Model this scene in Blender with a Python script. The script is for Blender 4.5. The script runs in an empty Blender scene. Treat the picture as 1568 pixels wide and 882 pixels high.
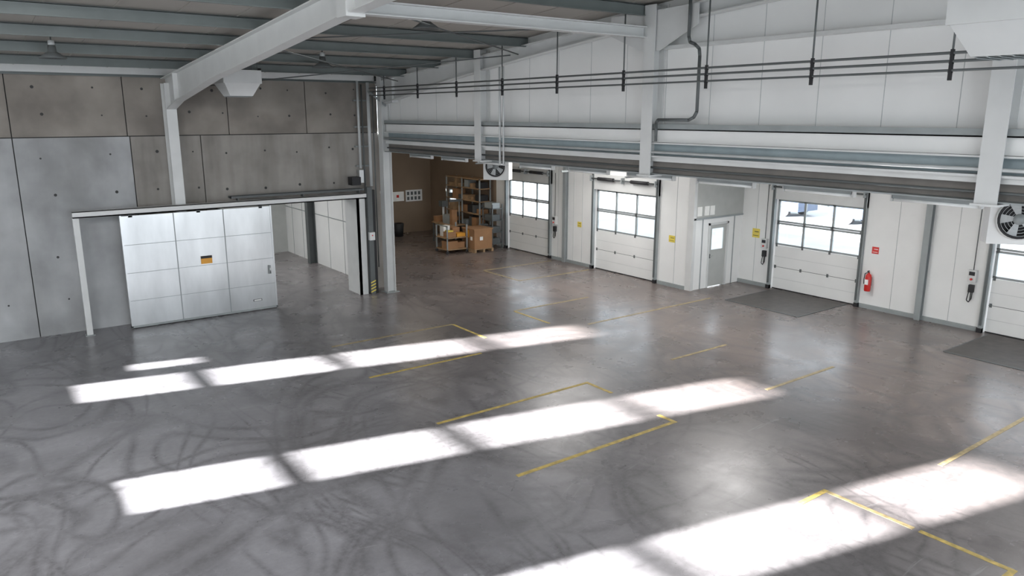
import bpy, bmesh, math, random
from mathutils import Vector, Matrix
random.seed(7)
U=5.6
sc=bpy.context.scene
sc.view_settings.view_transform='Standard'
sc.view_settings.look='None'
sc.view_settings.exposure=0.12

# ---------- materials ----------
def mat(name,col,rough=0.6,metal=0.0,var=0.08,scale=3.0,bump=0.0,spec=0.5,emit=None,stretch=None,detail=6,stain=None):
    m=bpy.data.materials.new(name); m.use_nodes=True
    nt=m.node_tree; N=nt.nodes; L=nt.links
    b=N['Principled BSDF']
    b.inputs['Roughness'].default_value=rough; b.inputs['Metallic'].default_value=metal
    b.inputs['Specular IOR Level'].default_value=spec
    tc=N.new('ShaderNodeNewGeometry')
    mp=N.new('ShaderNodeMapping'); L.new(tc.outputs['Position'],mp.inputs['Vector'])
    if stretch: mp.inputs['Scale'].default_value=stretch
    n=N.new('ShaderNodeTexNoise'); n.inputs['Scale'].default_value=scale; n.inputs['Detail'].default_value=detail
    L.new(mp.outputs[0],n.inputs['Vector'])
    r=N.new('ShaderNodeValToRGB')
    r.color_ramp.elements[0].position=0.3; r.color_ramp.elements[1].position=0.7
    r.color_ramp.elements[0].color=(*[max(0,c*(1-var)) for c in col],1)
    r.color_ramp.elements[1].color=(*[min(1,c*(1+var)) for c in col],1)
    L.new(n.outputs['Fac'],r.inputs['Fac']); out=r.outputs['Color']
    if stain:
        m2=N.new('ShaderNodeMapping'); m2.inputs['Scale'].default_value=stain; L.new(tc.outputs['Position'],m2.inputs['Vector'])
        n2=N.new('ShaderNodeTexNoise'); n2.inputs['Scale'].default_value=1.0; n2.inputs['Detail'].default_value=6; L.new(m2.outputs[0],n2.inputs['Vector'])
        r2=N.new('ShaderNodeValToRGB'); r2.color_ramp.elements[0].position=.3; r2.color_ramp.elements[1].position=.6
        r2.color_ramp.elements[0].color=(.72,.71,.70,1); r2.color_ramp.elements[1].color=(1.04,1.04,1.04,1); L.new(n2.outputs['Fac'],r2.inputs[0])
        mx=N.new('ShaderNodeMix'); mx.data_type='RGBA'; mx.blend_type='MULTIPLY'; mx.inputs[0].default_value=1; L.new(out,mx.inputs[6]); L.new(r2.outputs[0],mx.inputs[7]); out=mx.outputs[2]
    L.new(out,b.inputs['Base Color'])
    if bump:
        bp=N.new('ShaderNodeBump'); bp.inputs['Strength'].default_value=bump; bp.inputs['Distance'].default_value=0.02
        L.new(n.outputs['Fac'],bp.inputs['Height']); L.new(bp.outputs[0],b.inputs['Normal'])
    return m
M={}
M['white']=mat('white_panel',(0.78,0.785,0.77),0.45,var=0.03,scale=1.2)
M['joint']=mat('panel_joint',(0.45,0.47,0.47),0.6)
M['white2']=mat('white_steel',(0.62,0.63,0.62),0.4,var=0.05,scale=2)
M['steel']=mat('grey_steel',(0.29,0.315,0.315),0.45,var=0.08)
M['steelblue']=mat('bluegrey_steel',(0.28,0.34,0.36),0.4,var=0.1)
M['purlin']=mat('purlin_steel',(0.15,0.172,0.168),0.5,var=0.08)
M['roof']=mat('roof_sheet',(0.34,0.32,0.29),0.6,var=0.05,scale=1)
M['header']=mat('annex_header',(0.20,0.185,0.17),0.7,var=0.1)
M['concA']=mat('concrete_light',(0.39,0.40,0.405),0.85,var=0.16,scale=1.1,bump=0.25,detail=10,stain=(.9,.9,.35))
M['concB']=mat('concrete_brown',(0.30,0.283,0.26),0.85,var=0.16,scale=1.3,bump=0.25,detail=10,stain=(2.2,1,.25))
M['concC']=mat('concrete_upper',(0.25,0.228,0.203),0.85,var=0.2,scale=1.0,bump=0.25,detail=10,stain=(.8,1,.8))
M['dark']=mat('dark_joint',(0.05,0.05,0.05),0.9)
M['black']=mat('black_rubber',(0.02,0.02,0.022),0.6)
M['galv']=mat('galvanised',(0.60,0.61,0.61),0.28,metal=0.8,var=0.16,scale=1.6,stretch=(1,1,0.3))
M['pipe']=mat('pipe_grey',(0.10,0.11,0.11),0.5)
M['pipeL']=mat('pipe_light',(0.5,0.52,0.52),0.4)
M['tan']=mat('tan_wall',(0.25,0.185,0.13),0.8,var=0.08,scale=1)
M['greywall']=mat('grey_wall',(0.43,0.44,0.42),0.7,var=0.05)
M['yellow']=mat('yellow_sign',(0.72,0.58,0.10),0.5,var=0.03)
M['ypaint']=mat('yellow_floor_paint',(0.52,0.39,0.11),0.55,var=0.35,scale=9)
M['yfade']=mat('yellow_floor_paint_worn',(0.34,0.27,0.14),0.5,var=0.35,scale=9)
M['orange']=mat('orange_sign',(0.70,0.33,0.04),0.5)
M['red']=mat('red_paint',(0.55,0.02,0.015),0.3)
M['paper']=mat('paper',(0.85,0.85,0.82),0.7)
M['card']=mat('cardboard',(0.34,0.18,0.085),0.8,var=0.1)
M['wood']=mat('pallet_wood',(0.34,0.22,0.12),0.8,var=0.2,scale=6)
M['mat']=mat('leveller_plate',(0.075,0.066,0.06),0.5,var=0.25,scale=4)
M['asph']=mat('yard_asphalt',(0.33,0.34,0.35),0.9,var=0.10,scale=0.4)
M['blue']=mat('blue_paint',(0.03,0.055,0.11),0.5)
M['tube']=mat('lamp_diffuser',(0.85,0.87,0.86),0.4)
def glassmat():
    m=bpy.data.materials.new('window_glass'); m.use_nodes=True
    nt=m.node_tree; N=nt.nodes; L=nt.links
    N.remove(N['Principled BSDF'])
    t=N.new('ShaderNodeBsdfTransparent'); g=N.new('ShaderNodeBsdfGlossy'); g.inputs['Roughness'].default_value=0.03
    t.inputs['Color'].default_value=(0.93,0.97,0.99,1)
    x=N.new('ShaderNodeMixShader'); x.inputs[0].default_value=0.08; L.new(t.outputs[0],x.inputs[1]); L.new(g.outputs[0],x.inputs[2])
    L.new(x.outputs[0],N['Material Output'].inputs[0]); return m
M['glass']=glassmat()

# ---------- mesh builder ----------
class B:
    def __init__(s,name): s.name=name; s.bm=bmesh.new(); s.ms=[]
    def mi(s,m):
        if m not in s.ms: s.ms.append(m)
        return s.ms.index(m)
    def face(s,pts,m):
        vs=[s.bm.verts.new(p) for p in pts]; f=s.bm.faces.new(vs); f.material_index=s.mi(m); return f
    def prism(s,pts,vec,m):
        vec=Vector(vec); i=s.mi(m)
        a=[s.bm.verts.new(Vector(p)) for p in pts]; b=[s.bm.verts.new(Vector(p)+vec) for p in pts]
        n=len(a); fs=[s.bm.faces.new(a),s.bm.faces.new(b[::-1])]
        for k in range(n): fs.append(s.bm.faces.new([a[k],b[k],b[(k+1)%n],a[(k+1)%n]]))
        for f in fs: f.material_index=i
    def box(s,p,q,m):
        x0,y0,z0=[min(a,b) for a,b in zip(p,q)]; x1,y1,z1=[max(a,b) for a,b in zip(p,q)]
        s.prism([(x0,y0,z0),(x1,y0,z0),(x1,y1,z0),(x0,y1,z0)],(0,0,z1-z0),m)
    def cyl(s,p,q,r,m,n=12,r2=None,cap=True):
        p=Vector(p);q=Vector(q);d=(q-p).normalized(); r2=r if r2 is None else r2
        u=d.orthogonal().normalized(); v=d.cross(u); i=s.mi(m)
        a=[];b=[]
        for k in range(n):
            t=2*math.pi*k/n; w=u*math.cos(t)+v*math.sin(t)
            a.append(s.bm.verts.new(p+w*r)); b.append(s.bm.verts.new(q+w*r2))
        for k in range(n):
            f=s.bm.faces.new([a[k],a[(k+1)%n],b[(k+1)%n],b[k]]); f.material_index=i; f.smooth=True
        if cap:
            for l in (a[::-1],b):
                f=s.bm.faces.new(l); f.material_index=i
    def pipe(s,pts,r,m,n=10):
        for a,b in zip(pts[:-1],pts[1:]): s.cyl(a,b,r,m,n)
    def lathe(s,c,prof,m,n=20,axis=(0,0,1)):
        c=Vector(c); ax=Vector(axis).normalized(); u=ax.orthogonal().normalized(); v=ax.cross(u); i=s.mi(m)
        rings=[]
        for r,z in prof:
            rings.append([s.bm.verts.new(c+ax*z+(u*math.cos(2*math.pi*k/n)+v*math.sin(2*math.pi*k/n))*max(r,1e-4)) for k in range(n)])
        for a,b in zip(rings[:-1],rings[1:]):
            for k in range(n):
                f=s.bm.faces.new([a[k],a[(k+1)%n],b[(k+1)%n],b[k]]); f.material_index=i; f.smooth=True
    def ibeam_v(s,x,y,z0,z1,w,d,m,t=0.016,axis='X',m2=None):
        m2=m2 or m
        if axis=='X':
            s.box((x,y-w/2,z0),(x+t,y+w/2,z1),m); s.box((x+d-t,y-w/2,z0),(x+d,y+w/2,z1),m); s.box((x+t,y-t/2,z0),(x+d-t,y+t/2,z1),m2)
        else:
            s.box((x-w/2,y,z0),(x+w/2,y+t,z1),m); s.box((x-w/2,y+d-t,z0),(x+w/2,y+d,z1),m); s.box((x-t/2,y+t,z0),(x+t/2,y+d-t,z1),m2)
    def fin(s,parent=None,bevel=0):
        bmesh.ops.recalc_face_normals(s.bm,faces=s.bm.faces[:])
        co=[v.co for v in s.bm.verts]
        mn=[min(c[k] for c in co) for k in range(3)]; mx=[max(c[k] for c in co) for k in range(3)]
        o=Vector(((mn[0]+mx[0])/2,(mn[1]+mx[1])/2,mn[2]))
        for v in s.bm.verts: v.co-=o
        me=bpy.data.meshes.new(s.name); s.bm.to_mesh(me); s.bm.free()
        for m in s.ms: me.materials.append(M[m])
        ob=bpy.data.objects.new(s.name,me); sc.collection.objects.link(ob); ob.location=o
        if bevel:
            bv=ob.modifiers.new('bevel','BEVEL'); bv.width=bevel; bv.segments=2; bv.limit_method='ANGLE'
        return ob

def roofz(y): return 6.75+0.0737*(22.3-y)

# ---------- floor ----------
def floor_mat():
    m=bpy.data.materials.new('polished_concrete_floor'); m.use_nodes=True
    nt=m.node_tree; N=nt.nodes; L=nt.links; b=N['Principled BSDF']
    g=N.new('ShaderNodeNewGeometry'); P=g.outputs['Position']
    def noise(s,d=8,ro=0.6,dist=0,vec=None,off=None):
        n=N.new('ShaderNodeTexNoise'); n.inputs['Scale'].default_value=s; n.inputs['Detail'].default_value=d
        n.inputs['Roughness'].default_value=ro; n.inputs['Distortion'].default_value=dist
        v=vec or P
        if off:
            mp=N.new('ShaderNodeMapping'); mp.inputs['Location'].default_value=off[0]; mp.inputs['Rotation'].default_value=(0,0,off[1]); mp.inputs['Scale'].default_value=off[2]; L.new(v,mp.inputs['Vector']); v=mp.outputs[0]
        L.new(v,n.inputs['Vector']); return n.outputs['Fac']
    def ramp(f,stops):
        r=N.new('ShaderNodeValToRGB'); e=r.color_ramp.elements
        e[0].position=stops[0][0]; e[0].color=(*stops[0][1],1); e[1].position=stops[-1][0]; e[1].color=(*stops[-1][1],1)
        for p,c in stops[1:-1]:
            q=e.new(p); q.color=(*c,1)
        L.new(f,r.inputs[0]); return r.outputs[0]
    def math_(op,a,b_=None,c=None,clamp=False):
        n=N.new('ShaderNodeMath'); n.operation=op; n.use_clamp=clamp
        for i,v in enumerate((a,b_,c)):
            if v is None: continue
            if isinstance(v,(int,float)): n.inputs[i].default_value=v
            else: L.new(v,n.inputs[i])
        return n.outputs[0]
    def mix(f,a,b_,mode='MIX'):
        n=N.new('ShaderNodeMix'); n.data_type='RGBA'; n.blend_type=mode
        if isinstance(f,(int,float)): n.inputs[0].default_value=f
        else: L.new(f,n.inputs[0])
        for i,v in ((6,a),(7,b_)):
            if isinstance(v,tuple): n.inputs[i].default_value=(*v,1)
            else: L.new(v,n.inputs[i])
        return n.outputs[2]
    base=ramp(noise(0.22,3),[(0.35,(0.210,0.208,0.222)),(0.65,(0.315,0.313,0.330))])
    med=ramp(noise(0.8,4,0.5,0.3),[(0.30,(0.82,0.82,0.82)),(0.72,(1.12,1.12,1.12))])
    c=mix(1.0,base,med,'MULTIPLY')
    fine=ramp(noise(8,6,0.75),[(0.3,(0.86,0.86,0.86)),(0.7,(1.10,1.10,1.10))])
    c=mix(1.0,c,fine,'MULTIPLY')
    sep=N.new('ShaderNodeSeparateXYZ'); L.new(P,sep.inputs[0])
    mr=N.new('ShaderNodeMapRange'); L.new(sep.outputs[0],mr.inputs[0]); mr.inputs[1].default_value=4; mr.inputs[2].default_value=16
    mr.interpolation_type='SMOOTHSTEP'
    c=mix(mr.outputs[0],c,mix(1.0,c,(0.72,0.59,0.51),'MULTIPLY'))  # brown light bounced off the walls, painted into the colour toward the annex
    nv=N.new('ShaderNodeTexNoise'); nv.inputs['Scale'].default_value=0.3; nv.inputs['Detail'].default_value=1; L.new(P,nv.inputs['Vector'])
    sc_=N.new('ShaderNodeVectorMath'); sc_.operation='MULTIPLY_ADD'; L.new(nv.outputs['Color'],sc_.inputs[0]); sc_.inputs[1].default_value=(2.0,2.0,0); L.new(P,sc_.inputs[2])
    W=sc_.outputs[0]
    msk=None
    arcs=[(15.5,13.3,0.75,.16),(15.5,13.4,0.95,.12)]
    for k in range(26):
        x,y,r,w_=random.uniform(0,19),random.uniform(0,20),random.uniform(1.8,6),random.uniform(.10,.26)
        arcs.append((x,y,r,w_)); 
        if k%2: arcs.append((x+.1,y+.05,r+random.uniform(.25,.5),w_))
    for cx,cy,r,w in arcs:
        v=N.new('ShaderNodeVectorMath'); v.operation='DISTANCE'; L.new(W,v.inputs[0]); v.inputs[1].default_value=(cx,cy,0)
        d=math_('ABSOLUTE',math_('SUBTRACT',v.outputs['Value'],r))
        k=math_('SUBTRACT',1.0,math_('DIVIDE',d,w),clamp=True)
        msk=k if msk is None else math_('MAXIMUM',msk,k)
    nm=ramp(noise(0.45,2,0.5),[(0.38,(0.28,)*3),(0.58,(1,1,1))])
    def ridge(s,off,lev,w):
        n=noise(s,1.0,0.4,0.0,None,off)
        d=math_('ABSOLUTE',math_('SUBTRACT',n,lev))
        return math_('SUBTRACT',1.0,math_('DIVIDE',d,w),clamp=True)
    lay=None
    for s,off,lev,w in ((.30,((3,7,0),.4,(1,.55,1)),.47,.014),(.30,((3,7,0),.4,(1,.55,1)),.52,.012),(.38,((13,-7,4),-.7,(1,.5,1)),.5,.016),(.38,((13,-7,4),-.7,(1,.5,1)),.56,.014),
                        (.5,((31,5,9),1.2,(1,.45,1)),.5,.02),(.5,((31,5,9),1.2,(1,.45,1)),.57,.018),(.42,((-9,15,2),2.2,(1,.5,1)),.46,.015),(.42,((-9,15,2),2.2,(1,.5,1)),.53,.015)):
        q=ridge(s,off,lev,w); lay=q if lay is None else math_('MAXIMUM',lay,q)
    nm2=ramp(noise(0.5,2,0.5,0,None,((40,3,1),0,(1,1,1))),[(0.38,(0.3,)*3),(0.55,(1,1,1))])
    lay=math_('MULTIPLY',lay,nm2)
    msk=math_('MULTIPLY',msk,nm)
    msk=math_('MAXIMUM',msk,lay)
    st=ramp(noise(9,5,0.75),[(0.35,(0.4,)*3),(0.62,(1,)*3)])
    msk=math_('MULTIPLY',math_('MULTIPLY',msk,st),0.72)
    c=mix(msk,c,(0.07,0.067,0.07))
    dk=ramp(noise(0.28,3,0.5,0.4),[(0.45,(0,0,0)),(0.75,(0.42,)*3)])
    c=mix(dk,c,(0.11,0.105,0.105))
    for off,th in ((((0,0,0),0.6,(0.5,7,1)),.65),(((5,9,0),-0.9,(0.4,9,1)),.66),(((15,2,3),1.7,(0.5,8,1)),.66)):
        scr=ramp(noise(1.0,4,0.7,0,W,off),[(th,(0,0,0)),(th+.07,(0.25,)*3)])
        c=mix(scr,c,(0.48,0.48,0.49))
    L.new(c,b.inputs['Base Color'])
    rr=ramp(noise(0.9,4,0.55),[(0.3,(0.23,)*3),(0.7,(0.35,)*3)]); L.new(rr,b.inputs['Roughness'])
    b.inputs['Specular IOR Level'].default_value=0.65
    bp=N.new('ShaderNodeBump'); bp.inputs['Strength'].default_value=0.12; bp.inputs['Distance'].default_value=0.02
    L.new(noise(4,6),bp.inputs['Height']); L.new(bp.outputs[0],b.inputs['Normal'])
    return m
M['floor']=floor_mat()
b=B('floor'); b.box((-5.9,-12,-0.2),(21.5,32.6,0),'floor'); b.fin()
b=B('yard_ground'); b.box((19.05,-60,-0.25),(140,120,-0.21),'asph'); b.box((21.5,-60,-0.21),(140,120,-0.03),'asph'); b.box((19.05,16.1,0.0),(21.5,60,.01),'asph'); b.fin()

def lines(name,segs,m,w=.08):
    b=B(name)
    for x0,y0,x1,y1 in segs:
        if y0==y1: b.box((x0,y0-w/2,0.0),(x1,y0+w/2,.004),m)
        else: b.box((x0-w/2,min(y0,y1)+w/2,0.0),(x0+w/2,max(y0,y1)-w/2,.004),m)
    b.fin()
lines('floor_marking',[(6.6,8.85,10.31,8.85),(10.27,8.85,10.27,9.3),(6.65,11.4,10.41,11.4),(10.37,10.6,10.37,11.4),(6.75,14.45,9.7,14.45),(10.5,15.4,10.5,17.05),
 (9.45,5.68,10.14,5.68),(10.1,3.1,10.1,4.3),(6.5,3.1,10.14,3.1),(12.7,17.2,12.7,15.5)],'ypaint')
lines('floor_marking',[(7.0,17.05,10.5,17.05),(12.7,17.2,15.6,17.2),(13.5,14.85,18.6,14.85),(15.3,20.4,15.3,22.6),(15.3,22.6,18.5,22.6),(15.3,20.4,18.5,20.4),(10.1,4.3,10.1,5.68),(12.4,5.05,18.6,5.05),(13,11.4,15,11.4),(13.1,8.87,15.6,8.87)],'yfade')

# ---------- left concrete wall with door opening ----------
b=B('wall_left')
Y0=22.3
XJ_low=[-5.6,-3.84,-1.28,1.29,3.9,5.68,11.1]; XJ_up=[-5.6,-3.84,-1.28,1.29,3.85,6.47,8.75,11.1]
g=0.012
b.box((-5.6,Y0+.06,3.1),(11.1,Y0+.3,6.75),'dark'); b.box((-5.6,Y0+.06,0),(6,Y0+.3,3.1),'dark'); b.box((10.0,Y0+.06,0),(11.1,Y0+.3,3.1),'dark')
for a,c in zip(XJ_up[:-1],XJ_up[1:]): b.box((a+g,Y0,5.04+g),(c-g,Y0+.07,6.7),'concC')
for a,c in zip(XJ_low[:-1],XJ_low[1:]):
    m='concA' if c<4 else 'concB'
    if c<6: b.box((a+g,Y0,0),(c-g,Y0+.07,5.04-g),m)
    else:
        b.box((a+g,Y0,3.1),(c-g,Y0+.07,5.04-g),m); b.box((a+g,Y0,0),(6,Y0+.07,3.1),m); b.box((10,Y0,0),(c,Y0+.07,3.1),m)
for x in [-.3,.6,1.9,3.3,4.4,5.4,6.2,7.3,8.3,9.4,10.3]:
    for z in [0.9,2.1,3.55,4.55,5.6,6.3]:
        if z<3.2 and x>3: continue
        xx=x+random.uniform(-.15,.15); zz=z+random.uniform(-.08,.08)
        b.cyl((xx,Y0-.004,zz),(xx,Y0+.01,zz),random.uniform(.02,.045),'dark',8)
b.fin()
b=B('wall_backroom'); b.box((10.95,22.6,0),(11.2,32.6,4.8),'white')
for y in [23.8,25,26.3,28.9,30]: b.box((10.94,y,0),(10.95,y+.015,4.5),'steel')
b.box((10.93,22.6,1.9),(10.95,30.7,1.93),'steel')
b.box((0,30.75,0),(10.95,31,4.8),'greywall'); b.box((-.25,22.6,0),(0,31,4.8),'greywall'); b.fin()
b=B('ceiling_backroom'); b.box((-.25,22.6,4.8),(11.2,31,5),'greywall'); b.fin()
b=B('backroom_column'); b.ibeam_v(10.65,27.7,0,4.8,.26,.28,'pipe',axis='X'); b.fin()

# ---------- annex walls ----------
def wallX(b,x0,x1,y0,y1,z1,holes,m):
    ys=[y0]
    for (a,c,hz0,hz1) in sorted(holes):
        b.box((x0,ys[-1],0),(x1,a,z1),m)
        if hz0>0: b.box((x0,a,0),(x1,c,hz0),m)
        b.box((x0,a,hz1),(x1,c,z1),m); ys.append(c)
    b.box((x0,ys[-1],0),(x1,y1,z1),m)
XA=18.85; XB=21.33
b=B('wall_right'); wallX(b,XA,XA+.2,16.1,32.6,4.8,[(17.45,20.5,0,2.96),(23.1,25.95,0,2.96),(29.9,30.7,1.4,2.2)],'white')
b.box((XA-.006,26.8,0),(XA,29.9,4.8),'tan'); b.box((XA-.006,30.7,0),(XA,32.4,4.8),'tan');b.box((XA-.006,29.9,0),(XA,30.7,1.4),'tan');b.box((XA-.006,29.9,2.2),(XA,30.7,4.8),'tan')
for y in [16.6,21.2,21.7,22.6]: b.box((XA-.008,y,0),(XA,y+.012,4.8),'joint')
b.box((XA-.05,16.1,0),(XA,17.3,.12),'steel'); b.box((XA-.05,20.65,0),(XA,22.95,.12),'steel')
b.fin()
b=B('wall_right_bay'); wallX(b,XB,XB+.2,-12,15.9,4.8,[(-1,2,0,2.96),(5.1,8.1,0,2.96),(11.64,14.6,0,2.96)],'white')
for y in [3,4,9,9.9,10.6,15.3]: b.box((XB-.008,y,0),(XB,y+.012,4.8),'joint')
b.box((XB-.05,8.25,0),(XB,11.5,.12),'steel'); b.box((XB-.05,14.75,0),(XB,15.9,.12),'steel')
b.fin()
b=B('wall_return')
b.box((XA,15.9,0),(19.62,16.1,4.8),'white'); b.box((20.62,15.9,0),(XB+.2,16.1,4.8),'white'); b.box((19.62,15.9,2.15),(20.62,16.1,4.8),'white')
b.box((XA+.02,15.88,2.35),(XB,15.9,4.8),'greywall')
for x in [19.3,20.9]: b.box((x,15.885,0),(x+.04,15.9,2.35),'steel')
b.box((XA,15.86,2.3),(XB,15.9,2.36),'steel')
b.box((XA-.03,15.86,0),(XA+.1,16.1,4.8),'white2')
b.fin()
b=B('wall_annex_end'); b.box((11.2,32.4,0),(XA,32.6,4.8),'tan'); b.fin()
b=B('ceiling_annex'); b.box((11.25,-12,4.8),(XB+.2,16.1,5.0),'greywall'); b.box((11.25,16.1,4.8),(XA+.2,32.6,5.0),'greywall'); b.fin()

# ---------- doors ----------
def sectional(name,X,y0,y1):
    b=B(name); x0=X+.06;x1=X+.11
    for z0,z1 in ((0.03,.73),(.745,1.45)):
        b.box((x0,y0+.02,z0),(x1,y1-.02,z1),'white')
        b.box((x0-.006,y0+.02,z0+.33),(x0,y1-.02,z0+.345),'white2')
    b.box((x0+.005,y0+.02,.7),(x1,y1-.02,.76),'pipe')
    b.box((x0,y0+.02,0.0),(x1,y1-.02,.035),'black')
    for z0,z1 in ((1.46,2.19),(2.2,2.94)):
        b.box((x0,y0+.02,z0),(x1,y1-.02,z0+.06),'steel'); b.box((x0,y0+.02,z1-.06),(x1,y1-.02,z1),'steel')
        w=(y1-y0-.04)/3
        for k in range(4):
            yc=y0+.02+k*w; yc=min(max(yc,y0+.055),y1-.055)
            b.box((x0,yc-.035,z0),(x1,yc+.035,z1),'steel')
        b.face([(x0+.02,y0+.03,z0+.05),(x0+.02,y1-.03,z0+.05),(x0+.02,y1-.03,z1-.05),(x0+.02,y0+.03,z1-.05)],'glass')
    for z in (.74,1.455,2.195):
        for k in range(4):
            yc=y0+.08+k*(y1-y0-.16)/3; b.box((x0-.02,yc-.03,z-.05),(x0,yc+.03,z+.05),'pipe')
    for y,s in ((y0,-1),(y1,1)):
        b.box((X-.10,y,0.0),(X-.0,y+s*.1,3.6),'steel'); b.box((X-.13,y+s*.02,0.2),(X-.1,y+s*.07,3.6),'pipe')
        b.box((X-.12,y,0.0),(X-.0,y+s*.12,.12),'black')
    b.box((X-.08,y0-.1,2.95),(X-.0,y1+.1,3.5),'white2')
    b.cyl((X-.18,y0-.1,3.35),(X-.18,y1+.1,3.35),.025,'pipe'); b.cyl((X-.18,y0+.3,3.35),(X-.18,y0+1.1,3.35),.06,'black'); b.cyl((X-.18,y1-1.1,3.35),(X-.18,y1-.3,3.35),.06,'black')
    for y in (y0-.05,(y0+y1)/2,y1+.05): b.box((X-.24,y-.02,3.25),(X-.0,y+.02,3.45),'steel')
    for y in (y0-.05,y1+.05): b.box((X-1.6,y-.03,3.62),(X,y+.03,3.68),'steel')
    return b.fin()
sectional('door_1',XA,23.1,25.95); sectional('door_2',XA,17.45,20.5); sectional('door_3',XB,11.64,14.6); sectional('door_4',XB,5.1,8.1); sectional('door_6',XB,-1,2)
b=B('door_5')
yy=15.93
b.box((19.62,yy-.06,0),(19.69,yy+.06,2.15),'white2'); b.box((20.55,yy-.06,0),(20.62,yy+.06,2.15),'white2'); b.box((19.62,yy-.06,2.08),(20.62,yy+.06,2.15),'white2')
b.box((19.7,yy-.02,.02),(20.54,yy+.02,1.25),'greywall'); b.box((19.7,yy-.02,1.25),(19.82,yy+.02,2.07),'greywall');b.box((20.42,yy-.02,1.25),(20.54,yy+.02,2.07),'greywall');b.box((19.82,yy-.02,1.95),(20.42,yy+.02,2.07),'greywall')
b.face([(19.82,yy,1.25),(20.42,yy,1.25),(20.42,yy,1.95),(19.82,yy,1.95)],'glass'); b.box((19.72,yy-.05,.98),(19.76,yy-.02,1.12),'pipe'); b.cyl((19.74,yy-.06,1.05),(19.88,yy-.06,1.05),.012,'galv',8)
b.fin()
b=B('window_1'); 
b.box((XA+.02,29.9,1.4),(XA+.08,30.7,1.46),'white2');b.box((XA+.02,29.9,2.14),(XA+.08,30.7,2.2),'white2');b.box((XA+.02,29.9,1.4),(XA+.08,29.96,2.2),'white2');b.box((XA+.02,30.64,1.4),(XA+.08,30.7,2.2),'white2');b.face([(XA+.05,29.95,1.45),(XA+.05,30.65,1.45),(XA+.05,30.65,2.15),(XA+.05,29.95,2.15)],'glass'); b.fin()

# ---------- upper gable wall ----------
XG=11.12
b=B('wall_gable')
b.prism([(XG,22.3,5.1),(XG,22.3,roofz(22.3)),(XG,-12,roofz(-12)),(XG,-12,5.1)],(.13,0,0),'white')
y=20.8
while y>-11:
    b.box((XG-.004,y,5.4),(XG,y+.010,roofz(y)-.05),'joint'); y-=1.06
b.fin()
b=B('transfer_beam')
def run(x0,x1,z0,z1,m,y0=-12,y1=21.5): b.box((x0,y0,z0),(x1,y1,z1),m)
run(10.92,11.12,5.31,5.33,'steel'); run(10.92,10.93,5.31,5.42,'steel'); run(10.98,11.12,5.08,5.31,'white'); run(10.90,11.14,5.05,5.075,'white2')
run(11.06,11.12,4.83,5.05,'steelblue'); run(10.86,11.14,4.80,4.83,'white2'); run(10.94,10.96,4.72,4.8,'white2'); run(11.05,11.1,4.5,4.80,'header'); run(10.90,11.16,4.47,4.49,'steel')
b.cyl((10.86,-12,4.9),(10.86,21.4,4.9),.025,'pipeL',8)
b.cyl((10.95,-12,4.6),(10.95,21.4,4.6),.02,'pipe',8)
b.fin()
b=B('wall_girt'); b.box((10.98,-12,6.78),(XG,10.2,6.84),'white2'); b.fin()
colY=[21.6,16.2,10.4,4.3,-1.6]
for i,y in enumerate(colY):
    b=B('steel_column'); z0=0 if i==0 else 4.45
    b.ibeam_v(10.82,y,z0,roofz(y)-.05,.28,.29,'white2',axis='X',t=.018)
    if i==0: b.box((10.75,y-.2,0),(11.2,y+.2,.02),'steel')
    else: b.box((10.78,y-.17,4.43),(11.14,y+.17,4.46),'white2')
    b.fin()
for y in (10.4,):
    b=B('column_bracket'); z=roofz(y)
    b.prism([(10.87,y+.2,6.75),(10.87,y-.2,6.75),(10.87,y-1.1,7.15),(10.87,y-1.1,7.5),(10.87,y+1.1,7.45),(10.87,y+1.1,7.1)],(.02,0,0),'white2'); b.fin()

def rafter(name,x,w,poly_bot,m,off=.24,t=.02):
    b=B(name); top=[(22.25,roofz(22.25)-off),(-12,roofz(-12)-off)]
    pts=[(x,p[0],p[1]) for p in poly_bot]+[(x,top[1][0],top[1][1]),(x,top[0][0],top[0][1])]
    b.prism([(p[0]-.008,p[1],p[2]) for p in pts],(.016,0,0),m)
    b.prism([(x-w/2,top[0][0],top[0][1]),(x-w/2,top[1][0],top[1][1]),(x-w/2,top[1][0],top[1][1]+t),(x-w/2,top[0][0],top[0][1]+t)],(w,0,0),m)
    for a,c in zip(poly_bot[:-1],poly_bot[1:]):
        b.prism([(x-w/2,a[0],a[1]),(x-w/2,c[0],c[1]),(x-w/2,c[0],c[1]-t),(x-w/2,a[0],a[1]-t)],(w,0,0),m)
    for y,zb in ((20.9,5.95),(10.5,7.02)): b.box((x-w/2,y,zb),(x+w/2,y+.012,roofz(y)-off),m)
    return b.fin()
bot=[(21.85,5.75),(20.94,5.95),(17.6,6.38),(14.7,6.63),(10.7,7.0),(-12,8.55)]
rafter('roof_rafter',4.9,.24,bot,'white2')
bot2=[(21.45,5.95),(17.6,6.52),(14.7,6.85),(11.7,7.15),(-12,8.7)]
rafter('gable_rafter',11.0,.2,bot2,'white2',off=.2)
b=B('steel_column'); b.ibeam_v(4.9,21.86,0,6.4,.26,.42,'white2',axis='Y'); b.box((4.7,21.8,0),(5.1,22.3,.02),'steel'); b.fin()
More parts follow.
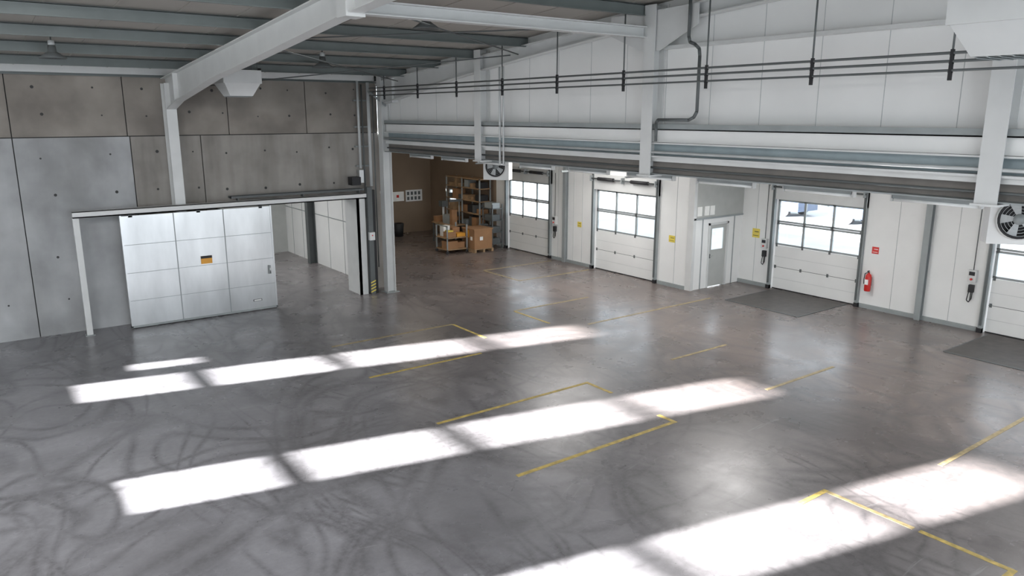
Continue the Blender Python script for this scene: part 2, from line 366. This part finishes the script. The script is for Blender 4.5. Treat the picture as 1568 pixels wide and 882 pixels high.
# ceiling
b=B('ceiling')
b.prism([(-5.8,22.6,roofz(22.6)),(-5.8,-12,roofz(-12)),(-5.8,-12,roofz(-12)+.2),(-5.8,22.6,roofz(22.6)+.2)],(17.1,0,0),'roof')
x=-5.5
while x<11:
    b.prism([(x,22.3,roofz(22.3)-.012),(x,-12,roofz(-12)-.012),(x,-12,roofz(-12)),(x,22.3,roofz(22.3))],(.03,0,0),'roof'); x+=1.0
b.fin()
b=B('roof_purlins')
PY=[22.15]+[20.33-1.95*k for k in range(16)]
for y in PY:
    z=roofz(y)
    b.box((-5.6,y,z-.22),(11.1,y+.012,z-.01),'purlin'); b.box((-5.6,y-.07,z-.22),(11.1,y,z-.208),'purlin'); b.box((-5.6,y,z-.03),(11.1,y+.07,z-.018),'purlin')
b.fin()
b=B('eaves_beam'); b.box((-5.6,22.05,6.6),(10.9,22.28,6.78),'white2'); b.fin()
b=B('tie_beam'); b.box((4.95,10.55,7.0),(10.9,10.57,7.2),'white2'); b.box((4.95,10.46,7.18),(10.9,10.66,7.2),'white2'); b.box((4.95,10.46,7.0),(10.9,10.66,7.02),'white2')
b.box((4.75,10.4,6.95),(5.05,10.72,7.25),'white2'); b.fin()
b=B('bracing_rods')
for p,q in (((5.05,21.5,6.25),(10.9,14.9,6.95)),((4.95,14.9,6.9),(10.9,20.5,6.55)),((4.95,14.6,6.95),(10.9,10.8,7.25)),((4.95,10.8,7.25),(10.9,14.6,6.95))): b.cyl(p,q,.014,'pipe',6)
b.fin()

# unseen wall on the sun side (X-), openings shaped to cast the floor strips
b=B('wall_sun_slots'); XW=-5.6
sun_slots=[(18.09,19.34),(12.79,14.04),(7.95,9.2),(2.9,4.15),(-2.2,-.95)]
ycur=22.6
segs=[]
for a,c in sun_slots:
    segs.append((c,ycur)); ycur=a
segs.append((-12,ycur))
for k,(a,c) in enumerate(segs):
    if k==0:
        b.box((XW-.12,a,0),(XW,19.9,9.4),'white'); b.box((XW-.12,20.4,0),(XW,c,9.4),'white'); b.box((XW-.12,19.9,0),(XW,20.4,3.1),'white'); b.box((XW-.12,19.9,3.65),(XW,20.4,9.4),'white')
    else: b.box((XW-.12,a,0),(XW,c,9.4),'white')
for a,c in sun_slots:
    b.box((XW-.12,a,0),(XW,c,2.64),'white'); b.box((XW-.12,a,6.96),(XW,c,9.4),'white')
    for z in (3.51,4.58,5.88): b.box((XW-.08,a,z-.085),(XW-.04,c,z+.085),'white2')
b.fin()

# ---------- sliding door ----------
b=B('sliding_door')
dx=[3.36,4.65,5.95,7.28]
for a,c in zip(dx[:-1],dx[1:]): b.box((a+.004,21.72,.06),(c-.004,21.80,3.02),'galv')
b.box((3.38,21.74,.06),(7.26,21.78,3.0),'steel')
for a in dx[1:-1]: b.box((a-.012,21.712,.06),(a+.012,21.72,3.02),'steel')
for z in (.75,1.5,2.25): b.box((3.36,21.717,z),(7.28,21.72,z+.012),'steel')
b.box((3.34,21.70,.03),(3.38,21.82,3.04),'galv'); b.box((7.26,21.70,.03),(7.3,21.82,3.04),'galv'); b.box((3.34,21.70,.02),(7.3,21.82,.07),'steel')
b.box((5.25,21.705,1.55),(5.55,21.712,1.77),'orange'); b.box((5.25,21.70,1.70),(5.55,21.706,1.77),'black')
b.box((6.6,21.705,.28),(6.85,21.712,.34),'black'); b.box((6.62,21.70,.29),(6.83,21.706,.33),'white')
b.box((7.1,21.66,1.05),(7.16,21.70,1.3),'steel'); b.cyl((7.13,21.64,1.08),(7.13,21.64,1.28),.015,'galv',8)
b.fin()
b=B('sliding_door_rail')
b.box((2.28,21.64,3.06),(10.29,21.86,3.09),'white2'); b.box((2.28,21.64,3.06),(10.29,21.66,3.22),'white2'); b.box((2.28,21.64,3.2),(10.29,21.9,3.22),'white2')
b.box((2.28,21.68,0),(2.42,21.82,3.06),'white2'); b.box((2.24,21.64,0),(2.46,21.86,.02),'steel')
for x in (2.35,4.9,7.6,10.1): b.box((x,21.86,3.1),(x+.06,22.3,3.16),'steel')
for x in (3.6,5.3,7.0): b.box((x-.05,21.72,2.98),(x+.05,21.76,3.12),'pipe')
b.fin()
b=B('cable_tray')
b.box((6.2,21.7,3.3),(10.25,21.71,3.36),'pipe'); b.box((6.2,21.98,3.3),(10.25,21.99,3.36),'pipe')
x=6.2
while x<10.2: b.box((x,21.7,3.3),(x+.015,21.99,3.31),'pipe'); b.box((x,21.7,3.3),(x+.01,21.705,3.36),'pipe'); x+=.12
b.pipe([(6.2,21.85,3.33),(10.25,21.85,3.33)],.025,'black'); 
for x in (6.4,8.3,10.1): b.box((x,21.75,3.22),(x+.03,21.95,3.3),'pipe')
b.fin()
b=B('trim_opening')
b.box((9.98,21.7,0),(10.06,22.6,3.05),'white2'); b.box((9.98,21.7,0),(10.25,21.74,3.05),'white2'); b.box((6,22.25,3.0),(10.0,22.6,3.08),'white2'); b.box((5.96,22.25,0),(6.02,22.6,3.08),'white2'); b.fin()
b=B('door_guide_post')
b.box((10.3,21.6,0),(10.46,21.76,3.4),'pipe'); b.box((10.5,21.7,0),(10.6,21.8,3.3),'black')
for k in range(4):
    z=.05+k*.1; b.prism([(10.295,21.595,z),(10.465,21.595,z+.06),(10.465,21.595,z+.10),(10.295,21.595,z+.04)],(0,-.004,0),'yellow')
b.box((10.28,21.5,1.75),(10.46,21.6,2.0),'white2'); b.cyl((10.37,21.49,1.9),(10.37,21.5,1.9),.02,'red',8)
b.box((9.95,21.9,3.45),(10.25,22.2,3.7),'black'); b.box((10.3,22.1,3.5),(10.45,22.28,3.9),'galv')
b.fin()
b=B('conduit_riser')
for x,y,r,z0,z1 in ((10.35,22.1,.04,3.95,6.6),(10.5,22.15,.025,2.4,6.5),(10.6,21.9,.05,3.4,6.55),(10.72,21.85,.02,.8,6.3)):
    b.cyl((x,y,z0),(x,y,z1),r,'pipeL' if r>.03 else 'pipe',10)
for z in (4.0,4.6,5.2,6.0): b.box((10.25,22.17,z),(10.78,22.29,z+.04),'steel')
b.cyl((10.5,21.7,6.3),(11.0,21.5,5.85),.03,'steel',8)
b.fin()

# ---------- pipes on gable ----------
b=B('pipe_run')
XP=10.36
for z,r in ((6.356,.018),(6.255,.018),(6.143,.016)): b.cyl((XP,-6,z),(XP,21.3,z),r,'pipe',8)
for y in [20.33-1.95*k for k in range(12)]:
    if y<-4: continue
    b.cyl((XP,y,6.02),(XP,y,roofz(y)-.2),.014,'pipe',8); b.box((XP-.02,y-.02,6.02),(XP+.02,y+.02,6.4),'black')
    for z in (6.33,6.23,6.12): b.box((XP-.03,y-.02,z-.006),(XP+.03,y+.02,z+.006),'black')
b.fin()
b=B('conduit_drop')
pts=[(10.82,9.45,7.6),(10.82,9.45,6.95),(10.82,9.42,6.85),(10.82,9.3,6.8),(10.82,9.2,6.72),(10.82,9.18,6.6),(10.82,9.18,5.65),(10.82,9.24,5.55),(10.82,9.36,5.5),(10.82,10.1,5.5),(10.82,10.14,5.45),(10.82,10.14,5.1)]
b.pipe(pts,.03,'pipe'); b.fin()
b=B('downpipe'); b.pipe([(10.8,15.2,6.7),(10.8,15.2,5.0),(10.8,15.2,4.4)],.025,'pipeL'); b.pipe([(10.8,15.05,6.7),(10.8,15.05,4.4)],.02,'pipeL'); b.fin()

# ---------- lamps ----------
for yc in [5.37-1.93*k for k in (1,2,3)]+[5.37+1.93*k for k in range(9)]:
    b=B('fluorescent_lamp'); x=11.8; z=4.33
    b.box((x-.05,yc-.64,z),(x+.05,yc+.64,z+.05),'steel'); b.cyl((x,yc-.62,z-.02),(x,yc+.62,z-.02),.03,'tube',10)
    b.box((x-.05,yc-.66,z-.05),(x+.05,yc-.63,z+.05),'white2'); b.box((x-.05,yc+.63,z-.05),(x+.05,yc+.66,z+.05),'white2')
    for s in (-.4,.4): b.cyl((x,yc+s,z+.05),(x,yc+s,4.8),.008,'pipe',6)
    b.fin()
for (x,y,z) in ((1.9,17.8,6.68),(7.35,17.5,6.68),(7.2,12.4,7.1)):
    b=B('high_bay_lamp')
    b.lathe((x,y,z),[(0,.24),(.07,.24),(.08,.12),(.12,.09),(.25,.0),(.24,-.01),(.07,.06),(0,.06)],'pipe'); b.cyl((x,y,z+.2),(x,y,roofz(y)-.0),.014,'pipe',8)
    b.cyl((x,y,z+.22),(x,y,z+.33),.06,'pipeL'); b.fin()

# ---------- unit heaters ----------
def unit_heater(x,y,z,ang):
    b=B('unit_heater'); c=Vector((x,y,z)); R=Matrix.Rotation(ang,3,'Z')
    def P(a,bb,cc): return c+R@Vector((a,bb,cc))
    w=.47
    b.prism([P(-w,-w,0),P(w,-w,0),P(w,w,0),P(-w,w,0)],(0,0,.32),'white2')
    lo=.28
    A=[P(-w+.03,-w+.03,0),P(w-.03,-w+.03,0),P(w-.03,w-.03,0),P(-w+.03,w-.03,0)]; Bq=[P(-lo,-lo,-.3),P(lo,-lo,-.3),P(lo,lo,-.3),P(-lo,lo,-.3)]
    for k in range(4): b.face([A[k],A[(k+1)%4],Bq[(k+1)%4],Bq[k]],'white2')
    b.face(Bq,'steel')
    for k in range(5):
        t=-.22+k*.11; b.prism([P(-lo,t,-.32),P(lo,t,-.32),P(lo,t+.04,-.30),P(-lo,t+.04,-.30)],(0,0,.01),'steel')
    b.prism([P(-.3,-.3,.32),P(.3,-.3,.32),P(.3,.3,.32),P(-.3,.3,.32)],(0,0,.12),'pipe')
    for sx in (-.4,.4):
        for sy in (-.4,.4):
            p=P(sx,sy,.32); b.cyl(p,(p[0],p[1],roofz(p[1])-.02),.012,'pipe',6)
    p=P(w,.1,.15); b.pipe([p,P(w+.15,.1,.15),P(w+.15,.1,.4)],.04,'black'); b.cyl(P(w+.12,.1,.05),P(w+.12,.1,.2),.07,'black')
    return b.fin()
unit_heater(6.1,20.0,6.35,0); unit_heater(8.5,3.3,6.45,0)
def fan_heater(x,y,z,ang):
    b=B('fan_heater'); R=Matrix.Rotation(ang,3,'Z'); c=Vector((x,y,z))
    def P(a,bb,cc): return c+R@Vector((a,bb,cc))
    w=.42
    b.prism([P(0,-w,-w),P(.35,-w,-w),P(.35,w,-w),P(0,w,-w)],(0,0,2*w),'white')
    ax=R@Vector((-1,0,0)); f=P(0,0,0)
    b.lathe(f,[(.32,0),(.32,.06),(.28,.06),(.28,.005),(0,.005)],'black',28,ax)
    b.lathe(f,[(.34,0),(.34,.05),(.32,.06)],'white2',28,ax)
    b.lathe(f,[(.09,0),(.09,.05),(0,.06)],'steel',14,ax)
    u=R@Vector((0,1,0)); v=Vector((0,0,1))
    for k in range(5):
        t=k*2*math.pi/5; d=u*math.cos(t)+v*math.sin(t); e=-u*math.sin(t)+v*math.cos(t)
        b.face([f+ax*.03+d*.08-e*.03,f+ax*.02+d*.27-e*.08,f+ax*.045+d*.27+e*.08,f+ax*.04+d*.08+e*.04],'pipeL')
    for r in (.12,.17,.22,.27):
        b.lathe(f+ax*.062,[(r,0),(r+.006,.004),(r+.006,0)],'pipeL',28,ax)
    for k in (-.35,.35):
        p=P(.18,k,w); b.cyl(p,(p[0],p[1],4.8),.015,'pipe',6)
    b.pipe([P(.2,w,.2),P(.2,w+.15,.2),P(.2,w+.15,.8)],.025,'pipe')
    return b.fin()
fan_heater(13.7,19.5,4.02,math.radians(35)); fan_heater(13.8,4.95,3.95,math.radians(35))

# ---------- annex fittings ----------
b=B('wall_post'); b.ibeam_v(XA-.16,22.1,0,4.8,.16,.15,'steel',axis='X'); b.fin()
b=B('wall_post'); b.ibeam_v(XB-.16,9.75,0,4.8,.16,.15,'steel',axis='X'); b.fin()
def sign(name,x,y,z,w,h,m,m2=None):
    b=B(name); b.box((x-.012,y-w/2,z-h/2),(x,y+w/2,z+h/2),m)
    if m2:
        b.box((x-.014,y-w*.38,z-h*.3),(x-.012,y+w*.38,z-h*.24),m2); b.box((x-.014,y-w*.38,z+h*.12),(x-.012,y+w*.2,z+h*.2),m2)
    return b.fin()
sign('warning_sign',XA,21.35,1.55,.22,.2,'yellow','black'); sign('warning_sign',XA,16.75,1.6,.26,.22,'yellow','black'); sign('warning_sign',XB,15.3,1.75,.28,.3,'yellow','black')
sign('fire_sign',XB,11.2,1.75,.2,.2,'red','paper')
b=B('fire_extinguisher'); x,y=XB-.14,11.25
b.lathe((x,y,.55),[(0,0),(.085,0),(.09,.03),(.09,.42),(.07,.49),(.03,.52),(.03,.56),(0,.56)],'red',18)
b.box((x-.05,y-.015,1.10),(x+.03,y+.015,1.13),'black'); b.box((x-.09,y-.012,1.14),(x+.02,y+.012,1.16),'black'); b.cyl((x,y,1.08),(x,y,1.15),.02,'galv',8)
b.pipe([(x,y+.02,1.1),(x-.02,y+.1,1.06),(x-.02,y+.12,.9),(x-.02,y+.11,.75)],.012,'black',8); b.box((x-.093,y-.05,.75),(x-.088,y+.05,.9),'paper'); b.box((x+.08,y-.04,.7),(x+.14,y+.04,.95),'pipe'); b.fin()
def ctrl(x,y,z):
    b=B('door_control_box'); b.box((x-.12,y-.1,z),(x,y+.1,z+.32),'white2'); b.box((x-.13,y-.07,z+.18),(x-.12,y+.07,z+.28),'black'); b.cyl((x-.15,y,z+.08),(x-.12,y,z+.08),.03,'red',10)
    b.cyl((x-.05,y,z+.32),(x-.05,y,3.4),.012,'pipe',6); b.box((x-.1,y-.06,z-.28),(x,y+.06,z-.08),'black'); b.cyl((x-.05,y,z-.28),(x-.05,y,z-.5),.012,'black',6)
    b.pipe([(x-.06,y+.05,z-.28),(x-.08,y+.07,z-.5),(x-.07,y+.02,z-.55),(x-.05,y-.03,z-.45),(x-.05,y-.04,z-.1)],.012,'black',6); b.fin()
ctrl(XA,22.75,1.4); ctrl(XB,14.9,1.3); ctrl(XB,8.5,1.3)
b=B('notice_board')
for k in range(2):
    b.box((16.0+k*.36,32.385,1.75),(16.27+k*.36,32.4,2.1),'paper')
b.box((16.7,32.38,1.55),(17.35,32.4,2.0),'paper'); b.box((17.45,32.38,1.5),(18.35,32.4,2.05),'white')
for k in range(4):
    for j in range(2): b.box((17.52+k*.2,32.375,1.57+j*.24),(17.64+k*.2,32.38,1.73+j*.24),'pipe')
b.box((15.1,32.38,.9),(15.7,32.4,2.1),'white2'); b.box((16.95,32.375,1.72),(17.08,32.38,1.85),'red'); b.fin()
b=B('notice_sheets'); 
for x in (19.0,19.35,19.62): b.box((x,15.865,2.42),(x+.22,15.88,2.72),'paper')
b.fin()

def pallet(b,x0,y0,x1,y1):
    for k in range(7):
        y=y0+(y1-y0-.09)*k/6; b.box((x0,y,.12),(x1,y+.09,.145),'wood')
    for k in range(3):
        x=x0+(x1-x0-.1)*k/2; b.box((x,y0,.0),(x+.1,y1,.12),'wood')
b=B('pallet_crate'); pallet(b,17.0,25.75,17.95,26.75)
b.box((17.03,25.8,.145),(17.92,26.7,.95),'card'); b.box((17.0,25.77,.93),(17.95,26.73,.98),'card')
b.box((17.02,26.2,.6),(17.03,26.3,.97),'orange'); b.box((17.025,25.95,.5),(17.03,26.1,.65),'paper'); b.box((17.3,25.795,.5),(17.45,25.8,.65),'paper'); b.fin()
b=B('goods_cart')
cx0,cy0,cx1,cy1=15.95,26.2,16.95,27.1
for x in (cx0,cx1-.05):
    for y in (cy0,cy1-.05): b.box((x,y,.12),(x+.05,y+.05,1.15),'steel'); b.cyl((x+.025,y+.0,.06),(x+.025,y+.05,.06),.06,'black')
for z in (.14,.62): b.box((cx0,cy0,z),(cx1,cy1,z+.04),'wood')
b.box((cx0,cy0,1.12),(cx0+.04,cy1,1.16),'steel')
b.box((16.0,26.25,.18),(16.5,26.7,.5),'card'); b.box((16.5,26.35,.18),(16.9,27.0,.42),'card')
b.box((16.05,26.3,.66),(16.45,26.65,.88),'card'); b.box((16.5,26.3,.66),(16.9,26.6,.8),'orange'); b.box((16.5,26.65,.66),(16.85,27.0,1.0),'card'); b.box((16.1,26.7,.66),(16.4,27.0,1.1),'paper'); b.box((16.1,26.35,.88),(16.35,26.6,.93),'yellow'); b.fin()
b=B('storage_shelf')
for x in (18.1,18.65):
    for y in (27.0,28.4,29.7): b.box((x,y,0),(x+.05,y+.05,2.9),'steel')
for z in (.15,.75,1.35,1.9,2.45,2.85): b.box((18.1,27,z),(18.7,29.75,z+.04),'wood')
for z in (.19,.79,1.39,1.94,2.49):
    y=27.08
    while y<29.4:
        w=random.uniform(.12,.4); h=random.uniform(.12,.42)
        b.box((18.12+random.uniform(0,.15),y,z),(18.6,y+w,min(z+h,2.84)),random.choice(['card','card','pipe','wood','wood','steel','black','pipe'])); y+=w+random.uniform(.02,.2)
b.fin()
b=B('tool_rack')
for x in (18.1,18.6):
    for y in (26.05,26.75): b.box((x,y,0),(x+.04,y+.04,1.9),'pipe')
for z in (.2,.7,1.2,1.7): b.box((18.1,26.05,z),(18.64,26.79,z+.03),'pipe'); b.box((18.15,26.12,z+.03),(18.55,26.7,z+.25),random.choice(['black','pipe','steel']))
b.fin()
b=B('workbench')
for x in (17.2,17.8):
    for y in (27.9,29.4): b.box((x,y,0),(x+.06,y+.06,.85),'pipe')
b.box((17.15,27.85,.85),(17.9,29.5,.9),'wood'); b.box((17.3,28.2,.9),(17.7,28.7,1.3),'steel'); b.cyl((17.5,29,.9),(17.5,29,1.6),.05,'pipeL'); b.box((17.35,28.85,1.6),(17.65,29.15,1.85),'pipe')
b.box((17.3,27.95,.9),(17.55,28.15,1.55),'card'); b.cyl((17.7,28.0,.9),(17.7,28.0,1.9),.02,'steel'); b.box((17.2,27.95,1.9),(17.8,28.05,2.0),'pipe'); b.box((17.25,29.2,.9),(17.7,29.45,1.15),'card'); b.box((17.2,28.1,.3),(17.8,29.3,.34),'wood'); b.box((17.3,28.3,.34),(17.7,28.9,.7),'card')
b.fin()
b=B('waste_bin'); b.lathe((16.6,31.6,0),[(0,0),(.2,0),(.25,.6),(.22,.62),(.18,.05)],'black'); b.fin()

for y0,y1 in ((11.9,14.4),(5.4,7.9)):
    b=B('dock_leveller'); b.box((18.8,y0,0.0),(21.3,y1,.012),'mat'); b.box((18.78,y0-.03,0),(21.3,y0,.014),'pipe'); b.box((18.78,y1,0),(21.3,y1+.03,.014),'pipe'); b.box((18.75,y0,0),(18.8,y1,.014),'pipe'); b.fin()

# exterior
def van(cx,cy):
    b=B('parked_van')
    b.prism([(cx,cy,.3),(cx,cy+5.0,.3),(cx,cy+5.0,1.1),(cx,cy+4.3,1.2),(cx,cy+3.7,1.9),(cx,cy+.05,1.95),(cx,cy,1.8)],(1.9,0,0),'blue')
    b.prism([(cx-.01,cy+3.0,1.2),(cx-.01,cy+4.15,1.2),(cx-.01,cy+3.65,1.75),(cx-.01,cy+3.0,1.75)],(1.92,0,0),'black')
    for yy in (cy+.9,cy+4.0):
        for xx in (cx-.02,cx+1.7): b.cyl((xx,yy,.30),(xx+.22,yy,.30),.33,'black',16)
    b.fin()
van(37.5,24.3); van(37.5,17.4)
b=B('yard_fence')
y=0
while y<70:
    b.box((44,y,-.05),(44.06,y+.06,1.8),'steel'); y+=2.4
for z in (.1,.6,1.1,1.7): b.box((44.01,0,z),(44.04,70,z+.04),'steel')
b.fin()
b=B('neighbour_building'); b.box((70,-30,-.05),(85,100,7),'white2'); b.box((69.9,-30,3),(70,100,3.6),'steelblue'); b.fin()

# ---------- lights ----------
w=bpy.data.worlds.new('World'); sc.world=w; w.use_nodes=True
bg=w.node_tree.nodes['Background']; bg.inputs[0].default_value=(0.84,0.92,1.0,1); bg.inputs[1].default_value=3.4
def area(name,loc,size,power,rot,col=(1,1,1)):
    l=bpy.data.lights.new(name,'AREA'); l.shape='RECTANGLE'; l.size=size[0]; l.size_y=size[1]; l.energy=power; l.color=col
    o=bpy.data.objects.new(name,l); sc.collection.objects.link(o); o.location=loc; o.rotation_euler=rot; return o
el=math.radians(19.95)
d=Vector((.975*math.cos(el),-.222*math.cos(el),-math.sin(el)))
s=bpy.data.lights.new('sun','SUN'); s.energy=70; s.angle=math.radians(1.0); s.color=(1,.98,.97)
so=bpy.data.objects.new('sun',s); sc.collection.objects.link(so); so.rotation_euler=d.to_track_quat('-Z','Y').to_euler()
for x,y,p in ((-2.5,10,360),(1.5,4.5,290),(-2,-1,190),(5,-1,190)): area('ceiling_fill',(x,y,roofz(y)-.5),(3,1.2),p,(math.radians(25 if y>4 else 0),0,0),(.99,.985,1))  # added fill under the roof, out of view, no real fittings
for y in (4,12,19,27): area('annex_fill',(16.2 if y<20 else 14.5,y,4.7),(3,2),180 if y<20 else 48,(0,0,0),(1,.97,.95) if y<20 else (1,.87,.70))  # added fill hidden behind the beam to brighten the annex
area('backroom_fill',(6,26.5,4.6),(4,3),290,(0,0,0))  # added fill to brighten the back room, source unseen

cam=bpy.data.cameras.new('camera'); cam.lens=36*1158/1568; cam.sensor_width=36; cam.clip_end=500
co=bpy.data.objects.new('camera',cam); sc.collection.objects.link(co); co.location=(0,0,5.6)
co.rotation_euler=(math.radians(90-12.93),0,math.radians(53.7-90)); sc.camera=co
